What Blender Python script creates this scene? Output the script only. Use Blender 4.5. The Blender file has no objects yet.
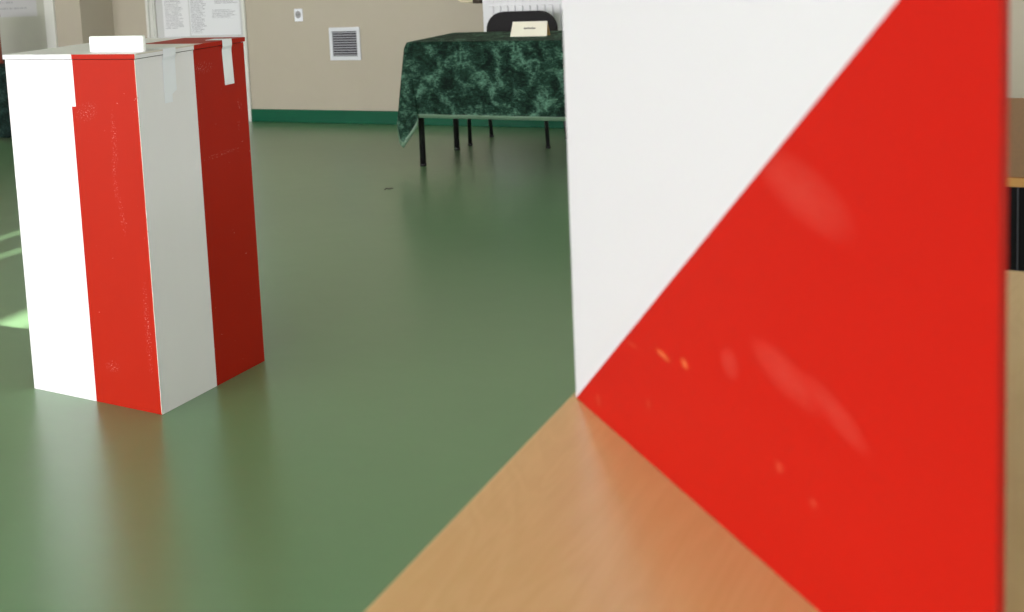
import bpy, bmesh, math, random
from math import sin, cos, radians, pi
from mathutils import Matrix, Vector, noise

random.seed(7)
sc = bpy.context.scene
COL = sc.collection
YAW = radians(-31.2)                       # the room's axes: e along the back wall, n towards it
EV = Vector((cos(YAW), sin(YAW), 0)); NV = Vector((-sin(YAW), cos(YAW), 0))


def room(e, n, z=0.0):
    return EV * e + NV * n + Vector((0, 0, z))


# ------------------------------------------------------------------ materials
def lin(c):
    return tuple((x / 12.92 if x <= 0.04045 else ((x + 0.055) / 1.055) ** 2.4) for x in (v / 255 for v in c))


class NT:
    def __init__(self, name):
        self.m = bpy.data.materials.new(name); self.m.use_nodes = True
        self.t = self.m.node_tree; self.t.nodes.clear()
        self.out = self.n('ShaderNodeOutputMaterial')

    def n(self, kind, **kw):
        x = self.t.nodes.new(kind)
        for k, v in kw.items():
            if k in x.bl_rna.properties: setattr(x, k, v)
            else: x.inputs[k.replace('_', ' ')].default_value = v
        return x

    def l(self, a, b): self.t.links.new(a, b)

    def coord(self, which='Object', scale=(1, 1, 1)):
        c = self.n('ShaderNodeTexCoord'); mp = self.n('ShaderNodeMapping')
        mp.inputs['Scale'].default_value = scale
        self.l(c.outputs[which], mp.inputs['Vector']); return mp.outputs['Vector']

    def noise(self, vec, scale, detail=4, rough=.55, dist=0.):
        x = self.n('ShaderNodeTexNoise'); x.inputs['Scale'].default_value = scale
        x.inputs['Detail'].default_value = detail; x.inputs['Roughness'].default_value = rough
        x.inputs['Distortion'].default_value = dist
        self.l(vec, x.inputs['Vector']); return x.outputs['Fac']

    def ramp(self, fac, stops, interp='LINEAR'):
        r = self.n('ShaderNodeValToRGB'); r.color_ramp.interpolation = interp
        el = r.color_ramp.elements
        while len(el) < len(stops): el.new(.5)
        for i, (p, c) in enumerate(stops):
            el[i].position = p; el[i].color = (*c[:3], 1) if not isinstance(c, float) else (c, c, c, 1)
        self.l(fac, r.inputs['Fac']); return r.outputs['Color']

    def mix(self, fac, a, b):
        m = self.n('ShaderNodeMix', data_type='RGBA')
        for s, v in ((m.inputs[0], fac), (m.inputs[6], a), (m.inputs[7], b)):
            if hasattr(v, 'is_output'): self.l(v, s)
            elif isinstance(v, (int, float)): s.default_value = v
            else: s.default_value = (*v[:3], 1)
        return m.outputs[2]

    def math(self, op, a, b=None, c=None):
        m = self.n('ShaderNodeMath', operation=op)
        for i, v in enumerate((a, b, c)):
            if v is None: continue
            if hasattr(v, 'is_output'): self.l(v, m.inputs[i])
            else: m.inputs[i].default_value = v
        return m.outputs[0]

    def bsdf(self, color, rough=.5, spec=.5, metal=0., bump=None, bstr=.2, bdist=.01, **kw):
        b = self.n('ShaderNodeBsdfPrincipled')
        for s, v in (('Base Color', color), ('Roughness', rough), ('Specular IOR Level', spec), ('Metallic', metal)):
            if hasattr(v, 'is_output'): self.l(v, b.inputs[s])
            elif s == 'Base Color': b.inputs[s].default_value = (*v[:3], 1)
            else: b.inputs[s].default_value = v
        for k, v in kw.items(): b.inputs[k].default_value = v
        if bump is not None:
            bp = self.n('ShaderNodeBump'); bp.inputs['Strength'].default_value = bstr
            bp.inputs['Distance'].default_value = bdist
            self.l(bump, bp.inputs['Height']); self.l(bp.outputs['Normal'], b.inputs['Normal'])
        self.l(b.outputs[0], self.out.inputs['Surface']); return b


def plain(name, rgb, rough=.5, spec=.5, metal=0., var=.08, scale=6., bump=0.):
    t = NT(name); c = lin(rgb); v = t.coord()
    f = t.noise(v, scale, 3)
    col = t.mix(f, tuple(x * (1 - var) for x in c), tuple(min(1, x * (1 + var)) for x in c))
    if bump:
        t.bsdf(col, rough, spec, metal, bump=t.noise(v, scale * 30, 3), bstr=bump, bdist=.002)
    else: t.bsdf(col, rough, spec, metal)
    return t.m


def ellipse_marks(t, a, b, marks):
    """soft spots (centre a, centre b, half length, half width, tilt) measured on a surface"""
    tot = None
    for (ca, cb, ra, rb, th) in marks:
        da, db = t.math('SUBTRACT', a, ca), t.math('SUBTRACT', b, cb)
        u = t.math('ADD', t.math('MULTIPLY', da, cos(th) / ra), t.math('MULTIPLY', db, sin(th) / ra))
        w = t.math('ADD', t.math('MULTIPLY', da, -sin(th) / rb), t.math('MULTIPLY', db, cos(th) / rb))
        q = t.math('ADD', t.math('MULTIPLY', u, u), t.math('MULTIPLY', w, w))
        k = t.math('MAXIMUM', t.math('SUBTRACT', 1., q), 0.)
        tot = k if tot is None else t.math('MAXIMUM', tot, k)
    return tot


def xyz(t):
    tc = t.n('ShaderNodeTexCoord'); sp = t.n('ShaderNodeSeparateXYZ'); t.l(tc.outputs['Object'], sp.inputs[0])
    return sp.outputs['X'], sp.outputs['Y'], sp.outputs['Z']


def mat_floor():
    t = NT('green linoleum'); v = t.coord()
    big = t.noise(v, 1.1, 5, .6); fine = t.noise(v, 14, 5, .65)
    c = t.mix(big, lin((86, 122, 83)), lin((104, 142, 100)))
    c = t.mix(t.math('MULTIPLY', fine, .35), c, lin((112, 150, 110)))
    r = t.math('ADD', t.math('MULTIPLY', fine, .05), .285)
    t.bsdf(c, r, 1.0, bump=t.noise(v, 7, 2, .4), bstr=.10, bdist=.012, **{'Coat Weight': .35, 'Coat Roughness': .34})
    return t.m


def mat_wall():
    t = NT('beige wall paint'); v = t.coord()
    a = t.noise(v, .9, 4); b = t.noise(v, 9, 4)
    c = t.mix(a, lin((176, 167, 150)), lin((184, 175, 160)))
    c = t.mix(t.math('MULTIPLY', b, .25), c, lin((168, 159, 138)))
    t.bsdf(c, .6, .35, bump=t.noise(v, 120, 3), bstr=.12, bdist=.002)
    return t.m


def paint(name, rgb, chip, rough=.38, chips=.72, var=.06, spec=.5, scuffs=None):
    """brushed paint on board, a few chipped and rubbed spots"""
    t = NT(name); v = t.coord(); c = lin(rgb)
    f = t.noise(t.coord(scale=(1, 1, .25)), 9, 5)
    col = t.mix(f, tuple(x * (1 - var) for x in c), tuple(min(1, x * (1 + var)) for x in c))
    n1 = t.noise(v, 55, 4, .7); n2 = t.noise(v, 4, 2)
    k = t.math('MULTIPLY', t.ramp(n1, [(chips, 0.), (chips + .03, 1.)]), t.ramp(n2, [(.5, 0.), (.62, 1.)]))
    col = t.mix(k, col, lin(chip))
    if scuffs:
        x, y, z = xyz(t)
        sp_ = t.ramp(t.noise(v, 210, 2, .6), [(.58, 0.), (.64, 1.)])
        e = ellipse_marks(t, t.math('SUBTRACT', y, t.math('ABSOLUTE', x)), z, scuffs)
        col = t.mix(t.math('MULTIPLY', t.math('MULTIPLY', e, sp_), .5), col, lin((222, 170, 160)))
    br = t.noise(t.coord(scale=(60, 60, 3)), 1.5, 3)
    t.bsdf(col, rough, spec, bump=br, bstr=.08, bdist=.002)
    return t.m


def mat_red_screen():
    t = NT('red painted board'); v = t.coord(); c = lin((176, 20, 9))
    f = t.noise(v, 3, 4)
    col = t.mix(f, tuple(x * .95 for x in c), c)
    x, y, z = xyz(t)
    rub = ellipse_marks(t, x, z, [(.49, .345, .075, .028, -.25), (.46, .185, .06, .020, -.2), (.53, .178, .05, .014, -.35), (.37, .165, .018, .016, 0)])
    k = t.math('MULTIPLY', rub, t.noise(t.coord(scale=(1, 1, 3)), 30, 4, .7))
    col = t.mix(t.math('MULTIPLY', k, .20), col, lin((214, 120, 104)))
    nick = ellipse_marks(t, x, z, [(.237, .130, .018, .0042, -.1), (.283, .136, .009, .006, -.3)])
    col = t.mix(t.math('MULTIPLY', nick, .34), col, lin((226, 140, 80)))
    nick = ellipse_marks(t, x, z, [(.165, .118, .014, .003, 0.), (.20, .065, .005, .007, 0), (.068, .022, .006, .009, .3), (.45, .10, .008, .006, 0), (.50, .09, .006, .005, 0)])
    col = t.mix(t.math('MULTIPLY', nick, .12), col, lin((226, 140, 100)))
    t.bsdf(col, .5, .14, bump=t.noise(v, 60, 2), bstr=.05, bdist=.002)
    return t.m


def mat_wood(name, light, dark, rough=.28, scale=(7, 1.1, 7), spec=.5, strength=1.):
    t = NT(name); v = t.coord(scale=scale)
    w = t.noise(v, 1.6, 3, .5, 1.2)
    rings = t.math('FRACT', t.math('MULTIPLY', w, 9))
    rg = t.ramp(rings, [(0., .1), (.5, 1.), (1., .1)])
    fine = t.noise(t.coord(scale=(scale[0] * 14, scale[1] * 2, scale[2] * 14)), 2.5, 4, .6)
    f = t.math('ADD', t.math('MULTIPLY', rg, .3 * strength), t.math('MULTIPLY', fine, .6 * strength))
    col = t.mix(f, lin(light), lin(dark))
    t.bsdf(col, rough, spec, bump=fine, bstr=.04, bdist=.001)
    return t.m


def mat_velvet(name, dark, light, hi):
    """crushed pile: highlights of nap lying differently, painted as colour"""
    t = NT(name); v = t.coord(scale=(1, 1, 1))
    blot = t.noise(v, 11, 3, .6, .5)
    nap = t.noise(t.coord(scale=(1, 1, 1.6)), 42, 4, .7, .8)
    thread = t.noise(t.coord(scale=(.5, .5, 3)), 130, 2, .6)
    f = t.math('ADD', t.math('MULTIPLY', blot, .75), t.math('MULTIPLY', nap, .55))
    f = t.math('ADD', f, t.math('MULTIPLY', thread, .25))
    col = t.ramp(f, [(.66, lin(dark)), (.80, lin(light)), (.98, lin(hi))])  # blotchy highlights of the pile are put into the colour
    b = t.bsdf(col, .7, .1, bump=t.math('ADD', blot, t.math('MULTIPLY', nap, .35)), bstr=.6, bdist=.02)
    b.inputs['Sheen Weight'].default_value = .06; b.inputs['Sheen Roughness'].default_value = .4
    b.inputs['Sheen Tint'].default_value = (*lin(hi), 1)
    return t.m


def mat_print(name, paper, cols, pitch, ink=(90, 90, 96), off=0., seed=0., top=2.0, gap=.45):
    """printed sheet: rows of grey type in columns (x0, x1, z0, z1 in the sheet's own metres)"""
    t = NT(name)
    tc = t.n('ShaderNodeTexCoord'); sp = t.n('ShaderNodeSeparateXYZ'); t.l(tc.outputs['Object'], sp.inputs[0])
    x, z = sp.outputs['X'], sp.outputs['Z']
    row = t.math('DIVIDE', z, pitch); fr = t.math('FRACT', t.math('ADD', row, 100))
    line = t.math('MULTIPLY', t.math('GREATER_THAN', fr, .25), t.math('LESS_THAN', fr, .25 + gap))
    rid = t.math('FLOOR', t.math('ADD', row, 100))
    cv = t.n('ShaderNodeCombineXYZ')
    t.l(t.math('MULTIPLY', x, 120), cv.inputs[0]); t.l(t.math('MULTIPLY', rid, 7.31), cv.inputs[1])
    cv.inputs[2].default_value = seed
    w = t.n('ShaderNodeTexNoise', noise_dimensions='3D'); w.inputs['Scale'].default_value = 1.; w.inputs['Detail'].default_value = 2
    t.l(cv.outputs[0], w.inputs['Vector'])
    words = t.math('GREATER_THAN', w.outputs['Fac'], .42)
    cl = t.n('ShaderNodeCombineXYZ'); t.l(t.math('MULTIPLY', rid, 3.7), cl.inputs[1]); cl.inputs[2].default_value = seed + 5
    we = t.n('ShaderNodeTexNoise'); we.inputs['Scale'].default_value = 1.; t.l(cl.outputs[0], we.inputs['Vector'])
    mask = None
    for (x0, x1, z0, z1) in cols:
        ln = t.math('ADD', x0 + (x1 - x0) * .25, t.math('MULTIPLY', we.outputs['Fac'], (x1 - x0) * 1.2))
        m = t.math('MULTIPLY', t.math('GREATER_THAN', x, x0), t.math('LESS_THAN', x, t.math('MINIMUM', ln, x1)))
        m = t.math('MULTIPLY', m, t.math('MULTIPLY', t.math('GREATER_THAN', z, z0), t.math('LESS_THAN', z, z1)))
        mask = m if mask is None else t.math('MAXIMUM', mask, m)
    k = t.math('MULTIPLY', t.math('MULTIPLY', line, words), mask)
    col = t.mix(k, lin(paper), lin(ink))
    t.bsdf(col, .5, .3)
    return t.m


M = dict(
    floor=mat_floor(), wall=mat_wall(),
    wallpale=plain('pale wall paint', (232, 228, 216), .6, .3, var=.03, scale=2),  # unseen right wall, made paler than the others to bounce light
    ceiling=plain('ceiling paint', (238, 236, 228), .8, .2),
    green=plain('green skirting paint', (4, 84, 58), .45, .2, var=.15, scale=8),
    door=plain('white door paint', (198, 198, 198), .4, .4, var=.03),
    door2=plain('greyish door paint', (178, 178, 166), .45, .4, var=.05, scale=3),
    trim=plain('white trim paint', (214, 214, 208), .4, .4, var=.03),
    white=paint('white board paint', (238, 234, 238), (205, 200, 190), .45, .74, .02, .3),
    red=paint('red board paint', (170, 28, 4), (232, 200, 190), .5, .68, .06, .16,
              [(-.20, .875, .05, .03, .4), (-.10, .80, .012, .09, 0), (-.11, .68, .010, .08, 0), (-.095, .58, .010, .07, .1),
               (.465, .835, .022, .012, 1.9), (.455, .775, .007, .02, 0), (.36, .70, .11, .008, .05), (.30, .97, .05, .02, 0), (-.03, .25, .012, .16, 0), (-.18, .12, .03, .02, 0)]),
    edge=paint('worn board edge', (214, 206, 196), (150, 60, 50), .6, .55),
    gap=plain('shadow gap board', (70, 55, 48), .8, .2),  # shade of the gap under the lid put into the colour
    tape=plain('paper tape', (244, 245, 252), .45, .4, var=.03),
    dulltape=plain('paper tape yellowed', (240, 241, 250), .45, .4, var=.04),
    block=plain('white painted block', (246, 246, 246), .4, .4, var=.01),
    swhite=plain('white painted screen', (199, 196, 201), .33, .35, var=.015, scale=3),
    sred=mat_red_screen(),
    sredge=plain('red painted end', (160, 20, 14), .4, .4),
    hinge=plain('zinc hinge', (170, 170, 172), .3, .5, 1.),
    desk=mat_wood('beech laminate', (222, 182, 134), (206, 160, 110), .29),
    band=plain('beech edge band', (226, 180, 124), .35, .4),
    band2=plain('brown edge band', (166, 122, 66), .5, .2),
    desk2=mat_wood('brown laminate', (150, 102, 56), (124, 84, 44), .42, spec=.25),
    steel=plain('black steel tube', (34, 32, 36), .35, .5, .3),
    black=plain('black modesty board', (9, 9, 10), .6, .1),
    seam=plain('grey seam strip', (44, 44, 50), .5, .3),
    velvet=mat_velvet('dark green crushed velvet', (12, 27, 22), (33, 62, 50), (96, 136, 117)),
    velvet2=mat_velvet('blackish green cloth', (10, 20, 19), (24, 42, 38), (56, 80, 74)),
    hem=plain('pale green satin hem', (100, 128, 106), .35, .5, var=.12, scale=30),
    tabletop=plain('brown particle board', (120, 90, 60), .5, .3),
    fabric=plain('black upholstery', (44, 42, 44), .85, .2, var=.15, scale=60, bump=.3),
    plastic=plain('black plastic', (30, 30, 32), .4, .5),
    card=plain('cream card', (238, 232, 216), .6, .2, var=.02),
    cardin=plain('tan card end', (206, 166, 104), .6, .2),
    ink=plain('grey ink', (104, 98, 96), .6, .2),
    rad=plain('white radiator enamel', (222, 222, 226), .3, .5, var=.02),
    valve=plain('dark valve head', (72, 60, 52), .5, .4, var=.3, scale=80),
    pipe=plain('cream pipe paint', (226, 214, 186), .35, .5),
    vent=plain('white vent plastic', (214, 216, 222), .4, .4, var=.02),
    holeshade=plain('dark hole shade', (48, 46, 52), .8, .1),
    slat=plain('grey louvre', (168, 168, 176), .4, .4),
    socket=plain('white socket plastic', (232, 234, 242), .3, .5, var=.01),
    socketdark=plain('grey socket face', (150, 148, 150), .4, .4),
    chairwood=mat_wood('red brown chair wood', (150, 66, 36), (112, 44, 24), .35, (9, 9, 1.5)),
    frame=plain('white window frame', (235, 235, 235), .4, .4),
    blind=plain('grey blind sheet', (190, 188, 180), .6, .2),
)
tg = NT('window glass')
_tr = tg.n('ShaderNodeBsdfTransparent'); _gl = tg.n('ShaderNodeBsdfGlossy', Roughness=.02)
_fr = tg.n('ShaderNodeFresnel', IOR=1.45); _mx = tg.n('ShaderNodeMixShader')
tg.l(_fr.outputs[0], _mx.inputs[0]); tg.l(_tr.outputs[0], _mx.inputs[1]); tg.l(_gl.outputs[0], _mx.inputs[2])
tg.l(_mx.outputs[0], tg.out.inputs['Surface'])
M['glass'] = tg.m


# ------------------------------------------------------------------ mesh helpers
class MB:
    def __init__(self):
        self.bm = bmesh.new()

    def _new(self, verts, bev, segs, mi):
        fs = {f for v in verts for f in v.link_faces}
        if bev:
            es = list({e for v in verts for e in v.link_edges})
            r = bmesh.ops.bevel(self.bm, geom=es, offset=bev, segments=segs, affect='EDGES', profile=.5, clamp_overlap=True)
            fs = set(r['faces']) | {f for f in fs if f.is_valid}
        for f in fs:
            if f.is_valid: f.material_index = mi
        return self

    def box(self, x0, x1, y0, y1, z0, z1, bev=0., segs=2, mi=0):
        r = bmesh.ops.create_cube(self.bm, size=1)
        for v in r['verts']:
            v.co = Vector(((x0 + x1) / 2 + v.co.x * (x1 - x0), (y0 + y1) / 2 + v.co.y * (y1 - y0), (z0 + z1) / 2 + v.co.z * (z1 - z0)))
        return self._new(r['verts'], bev, segs, mi)

    def tube(self, pts, r, segs=12, mi=0):
        """a round tube along a polyline, corners rounded by the caller's points"""
        pts = [Vector(p) for p in pts]; rings = []; prev = None
        for i, p in enumerate(pts):
            d = (pts[min(i + 1, len(pts) - 1)] - pts[max(i - 1, 0)]).normalized()
            if prev is None:
                u = d.cross(Vector((0, 0, 1)) if abs(d.z) < .9 else Vector((1, 0, 0))).normalized()
            else:
                u = (prev - d * prev.dot(d)).normalized()
            prev = u; w = d.cross(u)
            rings.append([self.bm.verts.new(p + (u * cos(2 * pi * k / segs) + w * sin(2 * pi * k / segs)) * r) for k in range(segs)])
        for a, b in zip(rings, rings[1:]):
            for k in range(segs):
                f = self.bm.faces.new((a[k], a[(k + 1) % segs], b[(k + 1) % segs], b[k])); f.material_index = mi; f.smooth = True
        for rg in (rings[0][::-1], rings[-1]):
            self.bm.faces.new(rg).material_index = mi
        return self

    def prism(self, poly, y0, y1, mi=0, bev=0.):
        """outline in x,z extruded from y0 to y1"""
        a = [self.bm.verts.new((x, y0, z)) for x, z in poly]; b = [self.bm.verts.new((x, y1, z)) for x, z in poly]
        self.bm.faces.new(a).material_index = mi; self.bm.faces.new(b[::-1]).material_index = mi
        n = len(poly)
        for i in range(n):
            self.bm.faces.new((a[i], b[i], b[(i + 1) % n], a[(i + 1) % n])).material_index = mi
        if bev:
            es = list({e for v in a + b for e in v.link_edges})
            bmesh.ops.bevel(self.bm, geom=es, offset=bev, segments=2, affect='EDGES', profile=.5, clamp_overlap=True)
        return self

    def quad(self, pts, mi=0):
        self.bm.faces.new([self.bm.verts.new(p) for p in pts]).material_index = mi; return self

    def build(self, name, mats, parent=None, loc=None, rot=0., smooth=False):
        bmesh.ops.recalc_face_normals(self.bm, faces=self.bm.faces[:])
        me = bpy.data.meshes.new(name); self.bm.to_mesh(me); self.bm.free()
        for m in (mats if isinstance(mats, (list, tuple)) else [mats]): me.materials.append(m)
        if smooth:
            for p in me.polygons: p.use_smooth = True
        o = bpy.data.objects.new(name, me); COL.objects.link(o)
        if parent: o.parent = parent
        if loc is not None: o.location = loc
        o.rotation_euler = (0, 0, rot)
        return o


def tag(o, label, cat, group=None):
    o['label'] = label; o['category'] = cat
    if group: o['group'] = group
    return o


def thing(name, label, cat, loc, rot=0., group=None):
    o = bpy.data.objects.new(name, None); COL.objects.link(o)
    o.location = loc; o.rotation_euler = (0, 0, rot); o.empty_display_size = .1
    return tag(o, label, cat, group)


def struct(o):
    o['kind'] = 'structure'; return o


def copy_tree(o, parent=None):
    c = o.copy(); COL.objects.link(c); c.parent = parent
    for ch in o.children: copy_tree(ch, c)
    return c


# ------------------------------------------------------------------ the room
EL, ER = -12.0, 4.2            # left wall, right wall
NB, NW = -8.0, 7.967          # wall behind the camera, back wall
STEP_E, STEP_N = -6.573, 7.567
HC = 3.7
R0 = dict(loc=(0, 0, 0), rot=YAW)
struct(MB().box(EL - .2, ER + .2, NB - .2, NW + .2, -.12, 0).build('floor', M['floor'], **R0))
struct(MB().box(EL - .2, ER + .2, NB - .2, NW + .2, HC, HC + .12).build('ceiling', M['ceiling'], **R0))
D0, D1, DH = -6.13, -5.285, 2.06      # door opening
w = MB()
w.box(D1, ER, NW, NW + .2, 0, HC); w.box(STEP_E, D0, NW, NW + .2, 0, HC); w.box(D0, D1, NW, NW + .2, DH, HC)
F0, F1 = -7.72, -6.84
w.box(F1, STEP_E, STEP_N, NW + .2, 0, HC); w.box(EL, F0, STEP_N, NW + .2, 0, HC); w.box(F0, F1, STEP_N, NW + .2, DH, HC)
struct(w.build('wall_back', M['wall'], **R0))


def wall_with_holes(name, along, pos, a0, a1, holes, mat=None):
    """a thick wall with window openings (a0, a1, z0, z1)"""
    m = MB(); t0, t1 = (pos - .2, pos) if pos < 0 else (pos, pos + .2)
    def bx(p0, p1, z0, z1):
        if along == 'n': m.box(t0, t1, p0, p1, z0, z1)
        else: m.box(p0, p1, t0, t1, z0, z1)
    cur = a0
    for (h0, h1, z0, z1) in sorted(holes):
        bx(cur, h0, 0, HC); bx(h0, h1, 0, z0); bx(h0, h1, z1, HC); cur = h1
    bx(cur, a1, 0, HC)
    struct(m.build(name, mat or M['wall'], **R0))


SUNEL = math.tan(radians(14))
def zsun(e): return (e - EL) * SUNEL
left_holes = [(-6.8, -4.6, .9, 3.1), (-3.9, -1.7, .9, 3.1), (2.7, 4.7, .9, 3.1)]
front_holes = [(-9.6, -7.4, .9, 3.1), (-6.8, -4.6, .9, 3.1), (-4.0, -1.8, .9, 3.1), (-1.2, 1.0, .9, 3.1)]
wall_with_holes('wall_left', 'n', EL, NB - .2, NW + .2, left_holes)
wall_with_holes('wall_front', 'e', NB, EL, ER + .2, front_holes)
right_fill_holes = [(4.6, 6.8, .9, 3.1)]  # unseen window added to fill the box's right side with light
wall_with_holes('wall_right', 'n', ER, NB, NW + .2, right_fill_holes, M['wallpale'])
POWER = {EL: 130, NB: 370, ER: 120}
k = 0
for along, holes, pos in (('n', left_holes, EL), ('e', front_holes, NB), ('n', right_fill_holes, ER)):
    sg = -1 if pos < 0 else 1
    for (h0, h1, z0, z1) in holes:
        k += 1
        fr = MB(); mid = (h0 + h1) / 2; p0, p1 = sorted((pos + sg * .14, pos + sg * .08))
        def bx(m, a, b, c, d, q0=p0, q1=p1):
            if along == 'n': m.box(q0, q1, a, b, c, d)
            else: m.box(a, b, q0, q1, c, d)
        for a, b, c, d in ((h0, h0 + .06, z0, z1), (h1 - .06, h1, z0, z1), (mid - .04, mid + .04, z0, z1), (h0 + .06, h1 - .06, z0, z0 + .06), (h0 + .06, h1 - .06, z1 - .06, z1)):
            bx(fr, a, b, c, d)
        f = struct(fr.build('window_%d' % k, M['frame'], **R0))
        g = MB()
        bx(g, h0 + .06, mid - .04, z0 + .06, z1 - .06, *sorted((pos + sg * .115, pos + sg * .111))); bx(g, mid + .04, h1 - .06, z0 + .06, z1 - .06, *sorted((pos + sg * .115, pos + sg * .111)))
        g.build('window_pane', M['glass'], f)
        if not (pos == EL and h0 > 2):       # daylight standing in the opening; on the right wall it is added fill
            L = bpy.data.lights.new('window_daylight', 'AREA'); L.shape = 'RECTANGLE'
            L.size = h1 - h0; L.size_y = z1 - z0
            L.energy = POWER[pos]
            L.color = (1., .965, 1.)
            lo = bpy.data.objects.new('window_daylight', L); COL.objects.link(lo)
            c = room(pos + sg * .17, mid, (z0 + z1) / 2) if along == 'n' else room(mid, pos + sg * .17, (z0 + z1) / 2)
            d = (EV if along == 'n' else NV) * -sg
            lo.location = c; lo.rotation_euler = d.to_track_quat('-Z', 'Y').to_euler()

# unseen blind added over the third left window, slits cut to shape sun strips
slits = [(2.75, 4.62, -4.345, -4.312), (2.75, 4.40, -4.07, -4.035), (3.19, 3.62, -3.30, -3.135)]
zs = sorted({.9, 3.1} | {zsun(s[2]) for s in slits} | {zsun(s[3]) for s in slits})
bl = MB()
for z0, z1 in zip(zs, zs[1:]):
    cut = [s for s in slits if abs(zsun(s[2]) - z0) < 1e-6]
    if cut:
        bl.box(EL - .012, EL - .002, 2.7, cut[0][0], z0, z1); bl.box(EL - .012, EL - .002, cut[0][1], 4.7, z0, z1)
    else:
        bl.box(EL - .012, EL - .002, 2.7, 4.7, z0, z1)
tag(bl.build('window_blind', M['blind'], **R0), 'grey blind added out of view over the left wall window, slit to shape sun strips', 'blind')

S = bpy.data.lights.new('sun', 'SUN'); S.energy = 48; S.angle = radians(.16); S.color = (1, .96, .88)
so = bpy.data.objects.new('sun', S); COL.objects.link(so)
so.rotation_euler = (EV + Vector((0, 0, -SUNEL))).to_track_quat('-Z', 'Y').to_euler()

# skirting: back wall, step, right wall
b = MB(); b.box(D1 + .0, ER, NW - .015, NW, 0, .098, .004)
struct(b.build('baseboard_back', M['green'], **R0))
b = MB(); b.box(STEP_E, D0 - .085, NW - .015, NW, 0, .098, .004)
b.box(STEP_E, STEP_E + .015, STEP_N, NW - .015, 0, .098, .004); b.box(F1 + .1, STEP_E + .015, STEP_N - .015, STEP_N, 0, .098, .004)
struct(b.build('baseboard_step', M['green'], **R0))
struct(MB().box(ER - .015, ER, NB, NW - .015, 0, .098, .004).build('baseboard_right', M['green'], **R0))

# door with the electoral lists, and its moulded frame
dr = struct(MB().box(D0 + .004, D1 - .004, NW - .004, NW + .036, .008, DH - .004, .003).build('door_1', M['door'], **R0))
MB().tube([(D0 + .1, NW - .006, 1.03), (D0 + .1, NW - .05, 1.03), (D0 + .21, NW - .05, 1.03)], .009).build('door_handle', M['hinge'], dr)
fr = MB()
for x0, x1, y in ((D0 - .085, D0 - .058, .026), (D0 - .058, D0 - .034, .012), (D0 - .034, D0 - .012, .026), (D0 - .012, D0, .018)):
    fr.box(x0, x1, NW - y, NW - .0005, 0, DH + .02, .003)
fr.box(D0 - .085, D1 + .02, NW - .024, NW - .0005, DH + .02, DH + .09, .003)
fr.box(D1 - .004, D1 + .022, NW - .022, NW - .0005, 0, DH + .02, .003)
struct(fr.build('trim_1', M['trim'], **R0))


def sheet(name, label, x0, x1, z0, z1, n, cols, pitch, seed, paper, ink=(120, 120, 128), rot=0., gap=.45):
    m = MB().box(0, x1 - x0, -.0012, 0, 0, z1 - z0)
    mt = mat_print('printed list %s' % seed, paper, cols, pitch, ink, seed=seed, gap=gap)
    o = m.build(name, mt, loc=room(x0, n, z0), rot=YAW)
    return tag(o, label, 'poster')


sheet('printed_poster', 'narrow white printed list on the left of the door behind the ballot box', -6.055, -5.80, .672, 1.55, NW - .0045,
      [(.02, .20, .06, .85)], .0125, 1.3, (226, 226, 229), (168, 168, 174))
sheet('printed_poster', 'wide white printed notice on the right of the door behind the ballot box', -5.79, -5.315, .678, 1.55, NW - .0045,
      [(.01, .16, .02, .85), (.215, .46, .13, .20), (.24, .46, .24, .85)], .0135, 7.7, (224, 225, 229), (168, 168, 174))
# second door, left of the step
d2 = struct(MB().box(F0 + .09, F1 - .109, STEP_N - .002, STEP_N + .036, .008, DH - .004, .003).build('door_2', M['door2'], **R0))
MB().tube([(F0 + .17, STEP_N - .003, 1.03), (F0 + .17, STEP_N - .05, 1.03), (F0 + .28, STEP_N - .05, 1.03)], .009).build('door_handle', M['hinge'], d2)
fr = MB()
fr.box(F1 - .108, F1 - .092, STEP_N - .006, STEP_N + .03, 0, DH, .002)
fr.box(F1 - .092, F1 + .004, STEP_N - .022, STEP_N + .03, 0, DH + .09, .004)
fr.box(F0 - .004, F0 + .09, STEP_N - .022, STEP_N + .03, 0, DH + .09, .004)
fr.box(F0 + .09, F1 - .108, STEP_N - .022, STEP_N + .03, DH, DH + .09, .004)
struct(fr.build('trim_2', M['trim'], **R0))
sheet('printed_poster', 'pale printed sheet on the grey door at the far left', -7.60, -7.03, .895, 1.5, STEP_N - .0025,
      [(.02, .5, .03, .58)], .05, 3.1, (186, 185, 186), (160, 160, 164), gap=.3)

# ventilation grille on the back wall
v = thing('wall_vent', 'white square ventilation grille with dark louvres low on the beige back wall', 'vent', room(-4.405, NW, .594), YAW)
fw, fh = .128, .122
m = MB()
m.box(-fw, fw, -.014, 0, fh - .030, fh, .003); m.box(-fw, fw, -.014, 0, -fh, -fh + .030, .003)
m.box(-fw, -fw + .026, -.014, 0, -fh + .030, fh - .030, .003); m.box(fw - .026, fw, -.014, 0, -fh + .030, fh - .030, .003)
m.build('frame', M['vent'], v)
MB().box(-fw + .02, fw - .02, -.003, 0, -fh + .02, fh - .02).build('backing', M['holeshade'], v)  # dark plate stands in for the shade behind the louvres
for i in range(10):
    z = -fh + .038 + i * .0185
    s = MB().box(-fw + .024, fw - .024, -.0105, -.004, z - .0035, z + .0035).build('slat', M['slat'], v)

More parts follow.
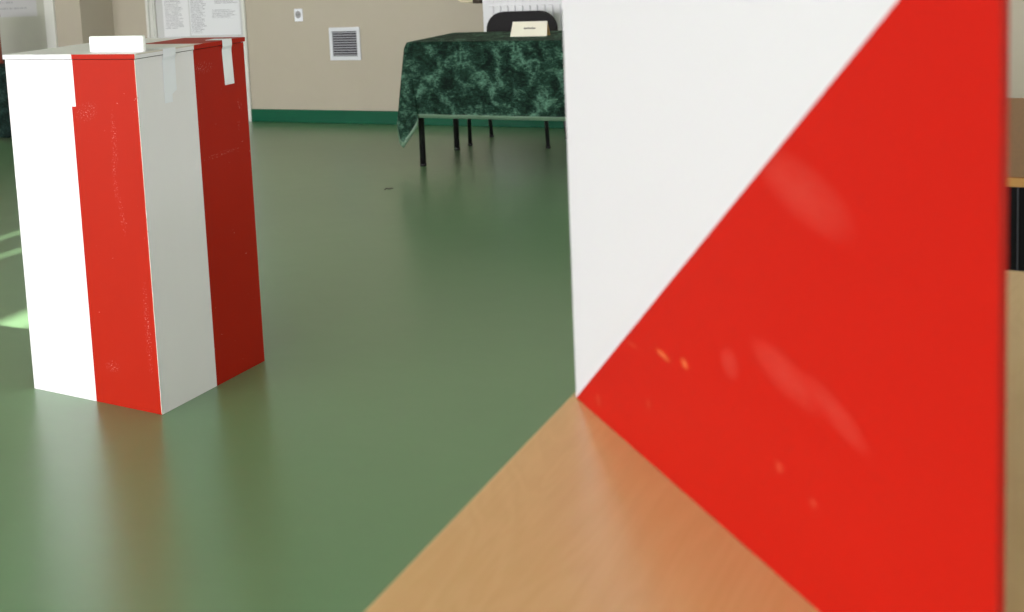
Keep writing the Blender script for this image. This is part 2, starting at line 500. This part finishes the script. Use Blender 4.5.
# wall socket
s = thing('wall_socket', 'small white electrical socket on the back wall left of the grille', 'socket', room(-4.788, NW, .815), YAW)
MB().box(-.036, .036, -.012, 0, -.048, .048, .006).build('face_plate', M['socket'], s)
ring = [(-.0 + .024 * cos(a), .004 + .028 * sin(a)) for a in [i * pi / 12 for i in range(24)]]
MB().prism(ring, -.014, -.0115).build('socket_well', M['socketdark'], s)
for x in (-.009, .009):
    MB().prism([(x + .0035 * cos(a), .004 + .0035 * sin(a)) for a in [i * pi / 5 for i in range(10)]], -.0148, -.0138).build('pin_hole_shade', M['holeshade'], s)  # raised dark discs painted as the shade inside the pin holes

# radiator on the back wall
RX0, RX1, RZ0, RZ1 = -3.275, -1.9, .28, .928
r = thing('radiator', 'white ribbed panel radiator on the back wall behind the black chair', 'radiator', room(RX0, NW, 0), YAW)
W = RX1 - RX0; m = MB()
m.box(0, W, -.092, -.066, RZ0, RZ1, .008)
x = .05
while x < W - .03:
    m.box(x, x + .034, -.107, -.090, RZ0 + .05, RZ1 - .085, .006); x += .052
x = .05
while x < W - .03:
    m.box(x, x + .036, -.101, -.090, RZ1 - .066, RZ1 - .052, .003); x += .052
m.build('front_panel', M['rad'], r)
MB().box(0, W, -.04, -.016, RZ0, RZ1, .006).build('rear_panel', M['rad'], r)
g = MB(); g.box(0, W, -.094, -.014, RZ1, RZ1 + .012, .003)
g.build('top_grille', M['rad'], r)
for x in (.25, W - .25):
    MB().box(x, x + .03, -.02, 0, RZ0 + .06, RZ1 - .06, .003).build('bracket', M['rad'], r)
vl = MB(); vl.tube([(-.012, -.06, RZ1 - .048), (-.03, -.06, RZ1 - .048), (-.075, -.06, RZ1 - .048)], .019, 14).build('valve', M['valve'], r)
p = MB(); zz = RZ1 - .048
pts = [(-.07, -.06, zz), (-.12, -.06, zz - .004), (-.15, -.06, zz - .002)] + [(-.15 - .04 * sin(a), -.06, zz + .038 - .04 * cos(a)) for a in [pi / 12 * i for i in range(1, 7)]] + [(-.19, -.06, zz + .3)]
p.tube(pts, .009).build('supply_pipe', M['pipe'], r)

# ------------------------------------------------------------------ ballot box
BX = Vector((-.4506, 3.4221, 0))
BW, BD, BH = .5184, .5062, 1.0285
bb = thing('ballot_box', 'tall plywood ballot box painted in white and red vertical halves, standing on the green floor', 'ballot box', BX, -.6)
# local frame: corner nearest the camera at the origin; x from -BW (left edge) to 0, y from 0 to BD (right edge)
def striped(m, x0, x1, y0, y1, z0, z1, sx, sy, step=None, top=None):
    """vertical faces split at the paint seams; mi 0 white, 1 red"""
    q = m.quad
    if step:                                              # the painted seam jumps a little below the top
        sx2, zs_ = step
        q([(x0, y0, z0), (sx, y0, z0), (sx, y0, zs_), (x0, y0, zs_)], 0); q([(sx, y0, z0), (x1, y0, z0), (x1, y0, zs_), (sx, y0, zs_)], 1)
        q([(x0, y0, zs_), (sx2, y0, zs_), (sx2, y0, z1), (x0, y0, z1)], 0); q([(sx2, y0, zs_), (x1, y0, zs_), (x1, y0, z1), (sx2, y0, z1)], 1)
    else:
        q([(x0, y0, z0), (sx, y0, z0), (sx, y0, z1), (x0, y0, z1)], 0); q([(sx, y0, z0), (x1, y0, z0), (x1, y0, z1), (sx, y0, z1)], 1)
    q([(x1, y0, z0), (x1, sy, z0), (x1, sy, z1), (x1, y0, z1)], 0); q([(x1, sy, z0), (x1, y1, z0), (x1, y1, z1), (x1, sy, z1)], 1)
    q([(x1, y1, z0), (sx, y1, z0), (sx, y1, z1), (x1, y1, z1)], 0); q([(sx, y1, z0), (x0, y1, z0), (x0, y1, z1), (sx, y1, z1)], 1)
    q([(x0, y1, z0), (x0, sy, z0), (x0, sy, z1), (x0, y1, z1)], 0); q([(x0, sy, z0), (x0, y0, z0), (x0, y0, z1), (x0, sy, z1)], 1)
    q([(x0, y0, z0), (x1, y0, z0), (x1, y1, z0), (x0, y1, z0)], 2)
    if top is None: q([(x0, y0, z1), (x1, y0, z1), (x1, y1, z1), (x0, y1, z1)], 2)
    else:
        ty = top
        q([(x0, y0, z1), (sx, y0, z1), (sx, ty, z1), (x0, ty, z1)], 0); q([(sx, y0, z1), (x1, y0, z1), (x1, ty, z1), (sx, ty, z1)], 0)
        q([(sx, ty, z1), (x1, ty, z1), (x1, y1, z1), (sx, y1, z1)], 1); q([(x0, ty, z1), (sx, ty, z1), (sx, y1, z1), (x0, y1, z1)], 0)


m = MB(); striped(m, -BW, 0, 0, BD, .0005, BH - .002, -.256, .257, step=(-.240, .890))
bmesh.ops.remove_doubles(m.bm, verts=m.bm.verts[:], dist=1e-5)
m.build('body', [M['white'], M['red'], M['gap']], bb)
lid = MB(); striped(lid, -BW - .004, .004, -.004, BD + .004, BH, BH + .0135, -.238, .257, top=.30)
bmesh.ops.remove_doubles(lid.bm, verts=lid.bm.verts[:], dist=1e-5)
lo = lid.build('lid', [M['white'], M['red'], M['gap']], bb)
# worn pale rim along the lid's right edge over the white half
MB().box(-.0005, .0052, 0.0, .257, BH + .0105, BH + .0142).build('worn_rim', M['edge'], lo)
ar = MB().box(-.0016, .0006, -.0006, .0016, .004, BH - .003).build('worn_corner', M['edge'], bb)
cv = MB().box(-.219, -.012, .052, .068, BH + .0136, BH + .0600, .005, 3).build('slot_cover', M['block'], bb)
cv['label'] = 'white block covering the ballot slot'


def tape(name, y0, y1, zb, mat, lean, parent, torn=False):
    """paper seal over the lid's right edge and down the side"""
    m = MB(); t = .0012; zt = BH + .0150
    n = 14
    prof = []
    for i in range(n + 1):
        z = zt + (zb - zt) * i / n
        bulge = .0058 if z > BH - .004 else .0010 + .0048 * max(0, 1 - (BH - .004 - z) / .012)
        prof.append((bulge, z, lean * i / n))
    pts0 = [(-.06, zt, 0)] + [(0.003, zt, 0)] + prof
    rows = []
    for j, (x, z, s) in enumerate(pts0):
        w = (y1 - y0)
        if torn and j > len(pts0) - 4: w *= .62
        rows.append([m.bm.verts.new((x, y0 + s, z)), m.bm.verts.new((x, y0 + s + w, z)), m.bm.verts.new((x + t, y0 + s + w, z + t * .5)), m.bm.verts.new((x + t, y0 + s, z + t * .5))])
    for a, b in zip(rows, rows[1:]):
        for k in range(4): m.bm.faces.new((a[k], a[(k + 1) % 4], b[(k + 1) % 4], b[k]))
    m.bm.faces.new(rows[0][::-1]); m.bm.faces.new(rows[-1])
    return m.build(name, mat, parent)


a = tape('paper_seal', .115, .170, .888, M['dulltape'], -.002, bb, True); a['label'] = 'dull paper seal on the white half'
a = tape('paper_seal', .392, .438, .905, M['tape'], .006, bb); a['label'] = 'white paper seal on the red half'

# ------------------------------------------------------------------ voting desk and screen in front
TZ = .74


def desk(name, label, e0, e1, n0, n1, top_mat, modesty=False):
    t = thing(name, label, 'desk', room((e0 + e1) / 2, (n0 + n1) / 2, 0), YAW, 'voting desks')
    a, b = (e1 - e0) / 2, (n1 - n0) / 2
    tt = MB().box(-a, a, -b, b, TZ - .022, TZ, .003).build('tabletop', top_mat, t)
    eb = MB(); eb.box(-a - .0012, -a + .0002, -b + .004, b - .004, TZ - .020, TZ - .0025); eb.box(-a + .004, a - .004, -b - .0012, -b + .0002, TZ - .020, TZ - .0025)
    eb.build('edge_band', M['band2'] if modesty else M['band'], tt)
    ap = MB()
    for x in (-a + .06, a - .06): ap.box(x - .012, x + .012, -b + .06, b - .06, TZ - .062, TZ - .0222)
    for y in (-b + .06, b - .06): ap.box(-a + .072, a - .072, y - .012, y + .012, TZ - .062, TZ - .0222)
    ap.build('under_frame', M['steel'], t)
    for sx in (-1, 1):
        for sy in (-1, 1):
            x, y = sx * (a - .06), sy * (b - .06)
            lg = MB().tube([(x, y, .012), (x, y, TZ - .06)], .016).build('leg', M['steel'], t)
            MB().tube([(x, y, 0), (x, y, .013)], .018).build('foot_cap', M['plastic'], lg)
    if modesty:
        mp = MB().box(-a + .03, a - .03, -b + .018, -b + .034, .30, TZ - .0225, .002).build('modesty_panel', M['black'], t)
        MB().box(.0945, .0985, -b + .0145, -b + .0185, .30, TZ - .024, .001).build('seam_strip', M['seam'], mp)
    return t


desk('voting_desk', 'beech topped desk in the foreground carrying the white and red voting screen', -.490, .215, .765, 2.158, M['desk'])
desk('voting_desk', 'brown topped desk with black front board behind the foreground desk, at the right edge', -.490, .215, 2.925, 4.16, M['desk2'], True)

# screen: panel standing on the desk, red below the diagonal
PA = Vector((.3125, 1.446, TZ)); PYAW = radians(-80.51)
scr = thing('voting_screen', 'large white and red board voting screen standing on the foreground desk, split by a diagonal', 'voting screen', PA, PYAW)
PL, PH, PT = .705, .62, .006
z0 = .0005
# local x runs along the panel towards the camera; the face seen by the camera is at y = 0 and looks to local -y

def screen_mesh(slope):
    m = MB(); f = m.quad
    xt = min(PL, (PH - z0) / slope)
    zr = z0 + slope * PL
    if zr >= PH:                                         # the diagonal leaves through the top
        f([(0, 0, z0), (xt, 0, PH), (0, 0, PH)], 0)
        f([(0, 0, z0), (PL, 0, z0), (PL, 0, PH), (xt, 0, PH)], 1)
    else:
        f([(0, 0, z0), (PL, 0, zr), (PL, 0, PH), (0, 0, PH)], 0); f([(0, 0, z0), (PL, 0, z0), (PL, 0, zr)], 1)
    f([(0, PT, z0), (PL, PT, z0), (PL, PT, PH), (0, PT, PH)], 0)
    f([(0, 0, z0), (0, PT, z0), (0, PT, PH), (0, 0, PH)], 0)
    f([(PL, 0, z0), (PL, PT, z0), (PL, PT, PH), (PL, 0, PH)], 2)
    f([(0, 0, z0), (PL, 0, z0), (PL, PT, z0), (0, PT, z0)], 2)
    f([(0, 0, PH), (xt, 0, PH), (PL, 0, PH), (PL, PT, PH), (0, PT, PH)], 0)
    bmesh.ops.remove_doubles(m.bm, verts=m.bm.verts[:], dist=1e-6)
    return m


screen_mesh(.822).build('front_panel', [M['swhite'], M['sred'], M['sredge']], scr)
# wing folded back behind it
wg = MB().box(.0, .40, 0, .008, z0, PH, .001).build('side_panel', M['swhite'], scr)
wg.location = (.012, PT + .006, 0); wg.rotation_euler = (0, 0, radians(84))
for z in (.1, .31, .52):
    MB().tube([(.008, PT + .004, z - .025), (.008, PT + .004, z + .025)], .004).build('hinge', M['hinge'], scr)

# ------------------------------------------------------------------ commission table with velvet cloth
TY = radians(-32.5)
TO = Vector((.698, 7.150, 0))         # front left leg on the floor
tb = thing('commission_table', 'long table with thin black legs under the green velvet cloth by the back wall', 'table', TO, TY)
TX0, TX1, TB0, TB1, TT = -.045, 1.42, -.035, .60, .727
MB().box(TX0, TX1, TB0, TB1, TT - .022, TT, .003).build('tabletop', M['tabletop'], tb)
ap = MB(); ap.box(0, TX1 - .05, -.01, .014, TT - .08, TT - .0222); ap.box(0, TX1 - .05, .54, .565, TT - .08, TT - .0222); ap.box(-.012, .012, .014, .54, TT - .08, TT - .0222); ap.box(TX1 - .062, TX1 - .038, .014, .54, TT - .08, TT - .0222)
ap.build('under_frame', M['steel'], tb)
for (x, y) in ((0, 0), (-.04, .553), (TX1 - .05, 0), (TX1 - .05, .553)):
    lg = MB().tube([(x, y, .014), (x, y, TT - .04)], .0175).build('leg', M['steel'], tb)
    MB().tube([(x, y, 0), (x, y, .015)], .019).build('foot_cap', M['plastic'], lg)


def make_cloth(x0, x1, y0, y1, zt, drops, mats, step=.022, ripple=.010, seed=0, hem=.018):
    """a square cornered cloth lying on a table top; edges hang, corners fall in folded tails.
    drops = left, right, front, back overhang"""
    dl, dr, df, db = drops
    def axis(a0, a1, lo, hi):
        n0 = max(1, round(lo / step)); n1 = max(2, round((a1 - a0) / step)); n2 = max(1, round(hi / step))
        return [a0 - lo + lo * i / n0 for i in range(n0)] + [a0 + (a1 - a0) * i / n1 for i in range(n1)] + [a1 + hi * i / n2 for i in range(n2 + 1)]
    us, vs = axis(x0, x1, dl, dr), axis(y0, y1, df, db)
    bm = bmesh.new(); grid = []
    for v in vs:
        row = []
        for u in us:
            ou = (x0 - u) if u < x0 else (u - x1 if u > x1 else 0); su = -1 if u < x0 else 1
            ov = (y0 - v) if v < y0 else (v - y1 if v > y1 else 0); sv = -1 if v < y0 else 1
            px, py = min(max(u, x0), x1), min(max(v, y0), y1); pz = zt
            rad = .012
            n1 = noise.noise(Vector((u * 3.1, v * 3.1, seed))); n2 = noise.noise(Vector((u * 9, v * 9, seed + 4)))
            if ou == 0 and ov == 0:
                pz += .0016 * n1 + .0008 * n2 + .0012
            else:
                th = math.atan2(ov, ou); rr = math.hypot(ou, ov)
                if ou == 0 or ov == 0:
                    d = ou + ov
                    out = rad * (1 - math.exp(-d / rad)) + .035 * d
                    along = u if ov else v
                    w = ripple * min(1, d / .2) * (noise.noise(Vector((along * 5.5, d * .8, seed + 9))) + .5 * noise.noise(Vector((along * 13, d * 2, seed + 2))))
                    out = max(out + w, .003 + .01 * min(1, d / .05))
                    if ou: px += su * out
                    else: py += sv * out
                    pz -= max(0, d - rad * .6 * (1 - math.exp(-d / rad)))
                else:
                    o2 = rad * (1 - math.exp(-rr / rad)) + .035 * rr
                    f = sin(2 * th)
                    px += su * o2 * cos(th); py += sv * o2 * sin(th)
                    px += su * rr * (.07 * sin(4 * th) + .03 * f) if th < pi / 4 else su * rr * (.17 * sin(4 * th))
                    py += sv * rr * f * .06
                    pz -= rr * (1 - .10 * f * (1 - rr / .7)) - rad * .6 * (1 - math.exp(-rr / rad))
            row.append(bm.verts.new((px, py, pz)))
        grid.append(row)
    for j in range(len(vs) - 1):
        for i in range(len(us) - 1):
            f = bm.faces.new((grid[j][i], grid[j][i + 1], grid[j + 1][i + 1], grid[j + 1][i])); f.smooth = True
            um, vm = (us[i] + us[i + 1]) / 2, (vs[j] + vs[j + 1]) / 2
            if um < x0 - dl + hem or um > x1 + dr - hem or vm < y0 - df + hem or vm > y1 + db - hem: f.material_index = 1
    bmesh.ops.recalc_face_normals(bm, faces=bm.faces[:])
    me = bpy.data.meshes.new('tablecloth'); bm.to_mesh(me); bm.free()
    for x in mats: me.materials.append(x)
    o = bpy.data.objects.new('tablecloth', me); COL.objects.link(o)
    so = o.modifiers.new('thickness', 'SOLIDIFY'); so.thickness = .0025; so.offset = 1
    return o


cl = make_cloth(TX0 - .002, TX1 + .002, TB0 - .002, TB1 + .002, TT + .001, (.440, .440, .440, .16), [M['velvet'], M['hem']], seed=3)
cl.location = TO; cl.rotation_euler = (0, 0, TY)
tag(cl, 'dark green crushed velvet cloth with pale hem over the long table', 'tablecloth')

# name card
nc = thing('name_card', 'folded cream name card with one printed line on the green tablecloth', 'card', TO + Matrix.Rotation(TY, 3, 'Z') @ Vector((.594, .25, TT + .0055)), TY + radians(3))
m = MB(); cw, ch, cd, t = .108, .083, .032, .0014
for s in (-1, 1):
    vs = [(-cw - (.0), s * cd, 0), (cw, s * cd, 0), (cw - .004, s * .0015, ch), (-cw + .008, s * .0015, ch)]
    a = [m.bm.verts.new(p) for p in vs]; b_ = [m.bm.verts.new((p[0], p[1] - s * t * 1.4, p[2])) for p in vs]
    mi = 0 if s < 0 else 1
    for fc in (a, b_[::-1]): m.bm.faces.new(fc).material_index = mi
    for i in range(4): m.bm.faces.new((a[i], b_[i], b_[(i + 1) % 4], a[(i + 1) % 4])).material_index = mi
m.build('folded_card', [M['card'], M['cardin']], nc)
m = MB(); x = -.030
for i in range(9):
    wd = .0058; hh = .0095 if i in (0, 3, 6) else .0075
    zc = .041; yc = -cd * (1 - zc / ch) - .0006
    m.box(x, x + wd, yc - .0008, yc, zc, zc + hh); x += .0078
m.build('printed_line', M['ink'], nc)

# black upholstered chair behind the table
CH = thing('upholstered_chair', 'black upholstered chair with rounded backrest behind the green clothed table', 'chair', TO + Matrix.Rotation(TY, 3, 'Z') @ Vector((.234, .89, 0)), TY)
# local: back towards +y
def rounded(w, z0, z1, r, inset=.0, n=8):
    pts = []
    for cx_, cz_, a0 in ((w - r, z1 - r, 0), (-w + r, z1 - r, pi / 2)):
        for i in range(n + 1): 
            a = a0 + pi / 2 * i / n; pts.append((cx_ + r * cos(a), cz_ + r * sin(a)))
    r2 = r * .5
    for cx_, cz_, a0 in ((-w + inset + r2, z0 + r2, pi), (w - inset - r2, z0 + r2, 1.5 * pi)):
        for i in range(n + 1):
            a = a0 + pi / 2 * i / n; pts.append((cx_ + r2 * cos(a), cz_ + r2 * sin(a)))
    return pts
bk = MB().prism(rounded(.235, .50, .826, .115, .02), .10, .145, bev=.012).build('backrest', M['fabric'], CH)
MB().prism(rounded(.228, .507, .818, .11, .02), .1445, .152).build('back_shell', M['plastic'], bk)
se = MB().box(-.235, .235, -.30, .10, .43, .485, .024, 3).build('seat', M['fabric'], CH)
MB().box(-.225, .225, -.29, .09, .418, .432, .004).build('seat_shell', M['plastic'], se)
for s in (-1, 1):
    MB().tube([(s * .26, -.17, .012), (s * .255, -.18, .30), (s * .24, -.20, .405), (s * .2, -.20, .414)], .0125).build('leg', M['steel'], CH)
    MB().tube([(s * .26, .17, .012), (s * .25, .10, .36), (s * .235, .09, .405), (s * .2, .08, .414)], .0125).build('leg', M['steel'], CH)
    MB().tube([(s * .19, .06, .41), (s * .19, .155, .44), (s * .19, .160, .52), (s * .19, .158, .62)], .011).build('back_support', M['steel'], CH)
    for y in (-.17, .17):
        MB().tube([(s * .26, y, 0), (s * .26, y, .014)], .015).build('foot_cap', M['plastic'], CH)

fs = MB()
for i in range(6):
    x0 = -.024 + i * .008
    fs.quad([(x0, -.006, .0006 + .004 * abs(sin(i * .9))), (x0 + .008, -.007, .0006 + .004 * abs(sin((i + 1) * .9))), (x0 + .008, .006, .0012 + .005 * abs(sin((i + 1) * .9))), (x0, .005, .0012 + .005 * abs(sin(i * .9)))])
bmesh.ops.remove_doubles(fs.bm, verts=fs.bm.verts[:], dist=1e-5)
fs = fs.build('floor_scrap', M['steel'], loc=(.444, 6.515, 0), rot=.1)
sm = fs.modifiers.new('thickness', 'SOLIDIFY'); sm.thickness = .0012; sm.offset = 1
tag(fs, 'tiny dark scrap lying on the green floor in front of the clothed table', 'scrap')

# ------------------------------------------------------------------ low clothed table at the far left
LT = room(-7.10, 7.10, 0)
lt = thing('low_table', 'low table under a blackish green cloth at the left edge by the grey door', 'table', LT, YAW)
MB().box(-.55, .55, -.27, .27, .535, .556, .003).build('tabletop', M['tabletop'], lt)
for sx in (-1, 1):
    for sy in (-1, 1):
        MB().tube([(sx * .48, sy * .22, 0), (sx * .48, sy * .22, .536)], .017).build('leg', M['steel'], lt)
c2 = make_cloth(-.552, .552, -.272, .272, .557, (.30, .30, .54, .18), [M['velvet2'], M['velvet2']], seed=21, ripple=.014)
c2.location = LT; c2.rotation_euler = (0, 0, YAW)
tag(c2, 'blackish green cloth hanging almost to the floor at the left edge', 'tablecloth')
wb = thing('wooden_case', 'narrow red brown wooden case standing on the dark cloth at the left edge', 'case', room(-7.04, 6.96, .5635), YAW)
MB().box(-.08, .08, -.10, .10, .02, .36, .006).build('body', M['chairwood'], wb)
MB().box(-.088, .088, -.108, .108, .36, .385, .005).build('lid', M['chairwood'], wb)
MB().box(-.086, .086, -.106, .106, 0, .022, .004).build('plinth', M['chairwood'], wb)

# ------------------------------------------------------------------ camera, sky, exposure
F_, PITCH, ROLL = 1237.3, .12061, -.06174
fw_ = Vector((0, cos(PITCH), -sin(PITCH))); up0 = Vector((0, sin(PITCH), cos(PITCH))); r0_ = Vector((1, 0, 0))
rt = r0_ * cos(ROLL) + up0 * sin(ROLL); up = -r0_ * sin(ROLL) + up0 * cos(ROLL)
cam = bpy.data.cameras.new('camera'); co = bpy.data.objects.new('camera', cam); COL.objects.link(co)
mt = Matrix((rt, up, -fw_)).transposed().to_4x4(); mt.translation = Vector((0, 0, 1.3)); co.matrix_world = mt
cam.sensor_fit = 'HORIZONTAL'; cam.sensor_width = 36; cam.lens = F_ * 36 / 1024
cam.shift_x = (512 - 300) / 1024; cam.shift_y = -(306 - 100) / 1024
cam.clip_start = .02
cam.dof.use_dof = True; cam.dof.focus_distance = 3.75; cam.dof.aperture_fstop = 6.0
sc.camera = co

wd = bpy.data.worlds.new('sky'); sc.world = wd; wd.use_nodes = True
bg = wd.node_tree.nodes['Background']; bg.inputs['Color'].default_value = (.75, .85, 1, 1); bg.inputs['Strength'].default_value = 1.2
sc.view_settings.view_transform = 'Standard'; sc.view_settings.look = 'None'
sc.view_settings.gamma = 1; sc.view_settings.use_curve_mapping = False
sc.view_settings.exposure = 0.25

# stand the room square to the world axes
for o in list(COL.objects):
    if o.parent is None:
        bpy.context.view_layer.update()
        o.matrix_world = Matrix.Rotation(-YAW, 4, 'Z') @ o.matrix_world
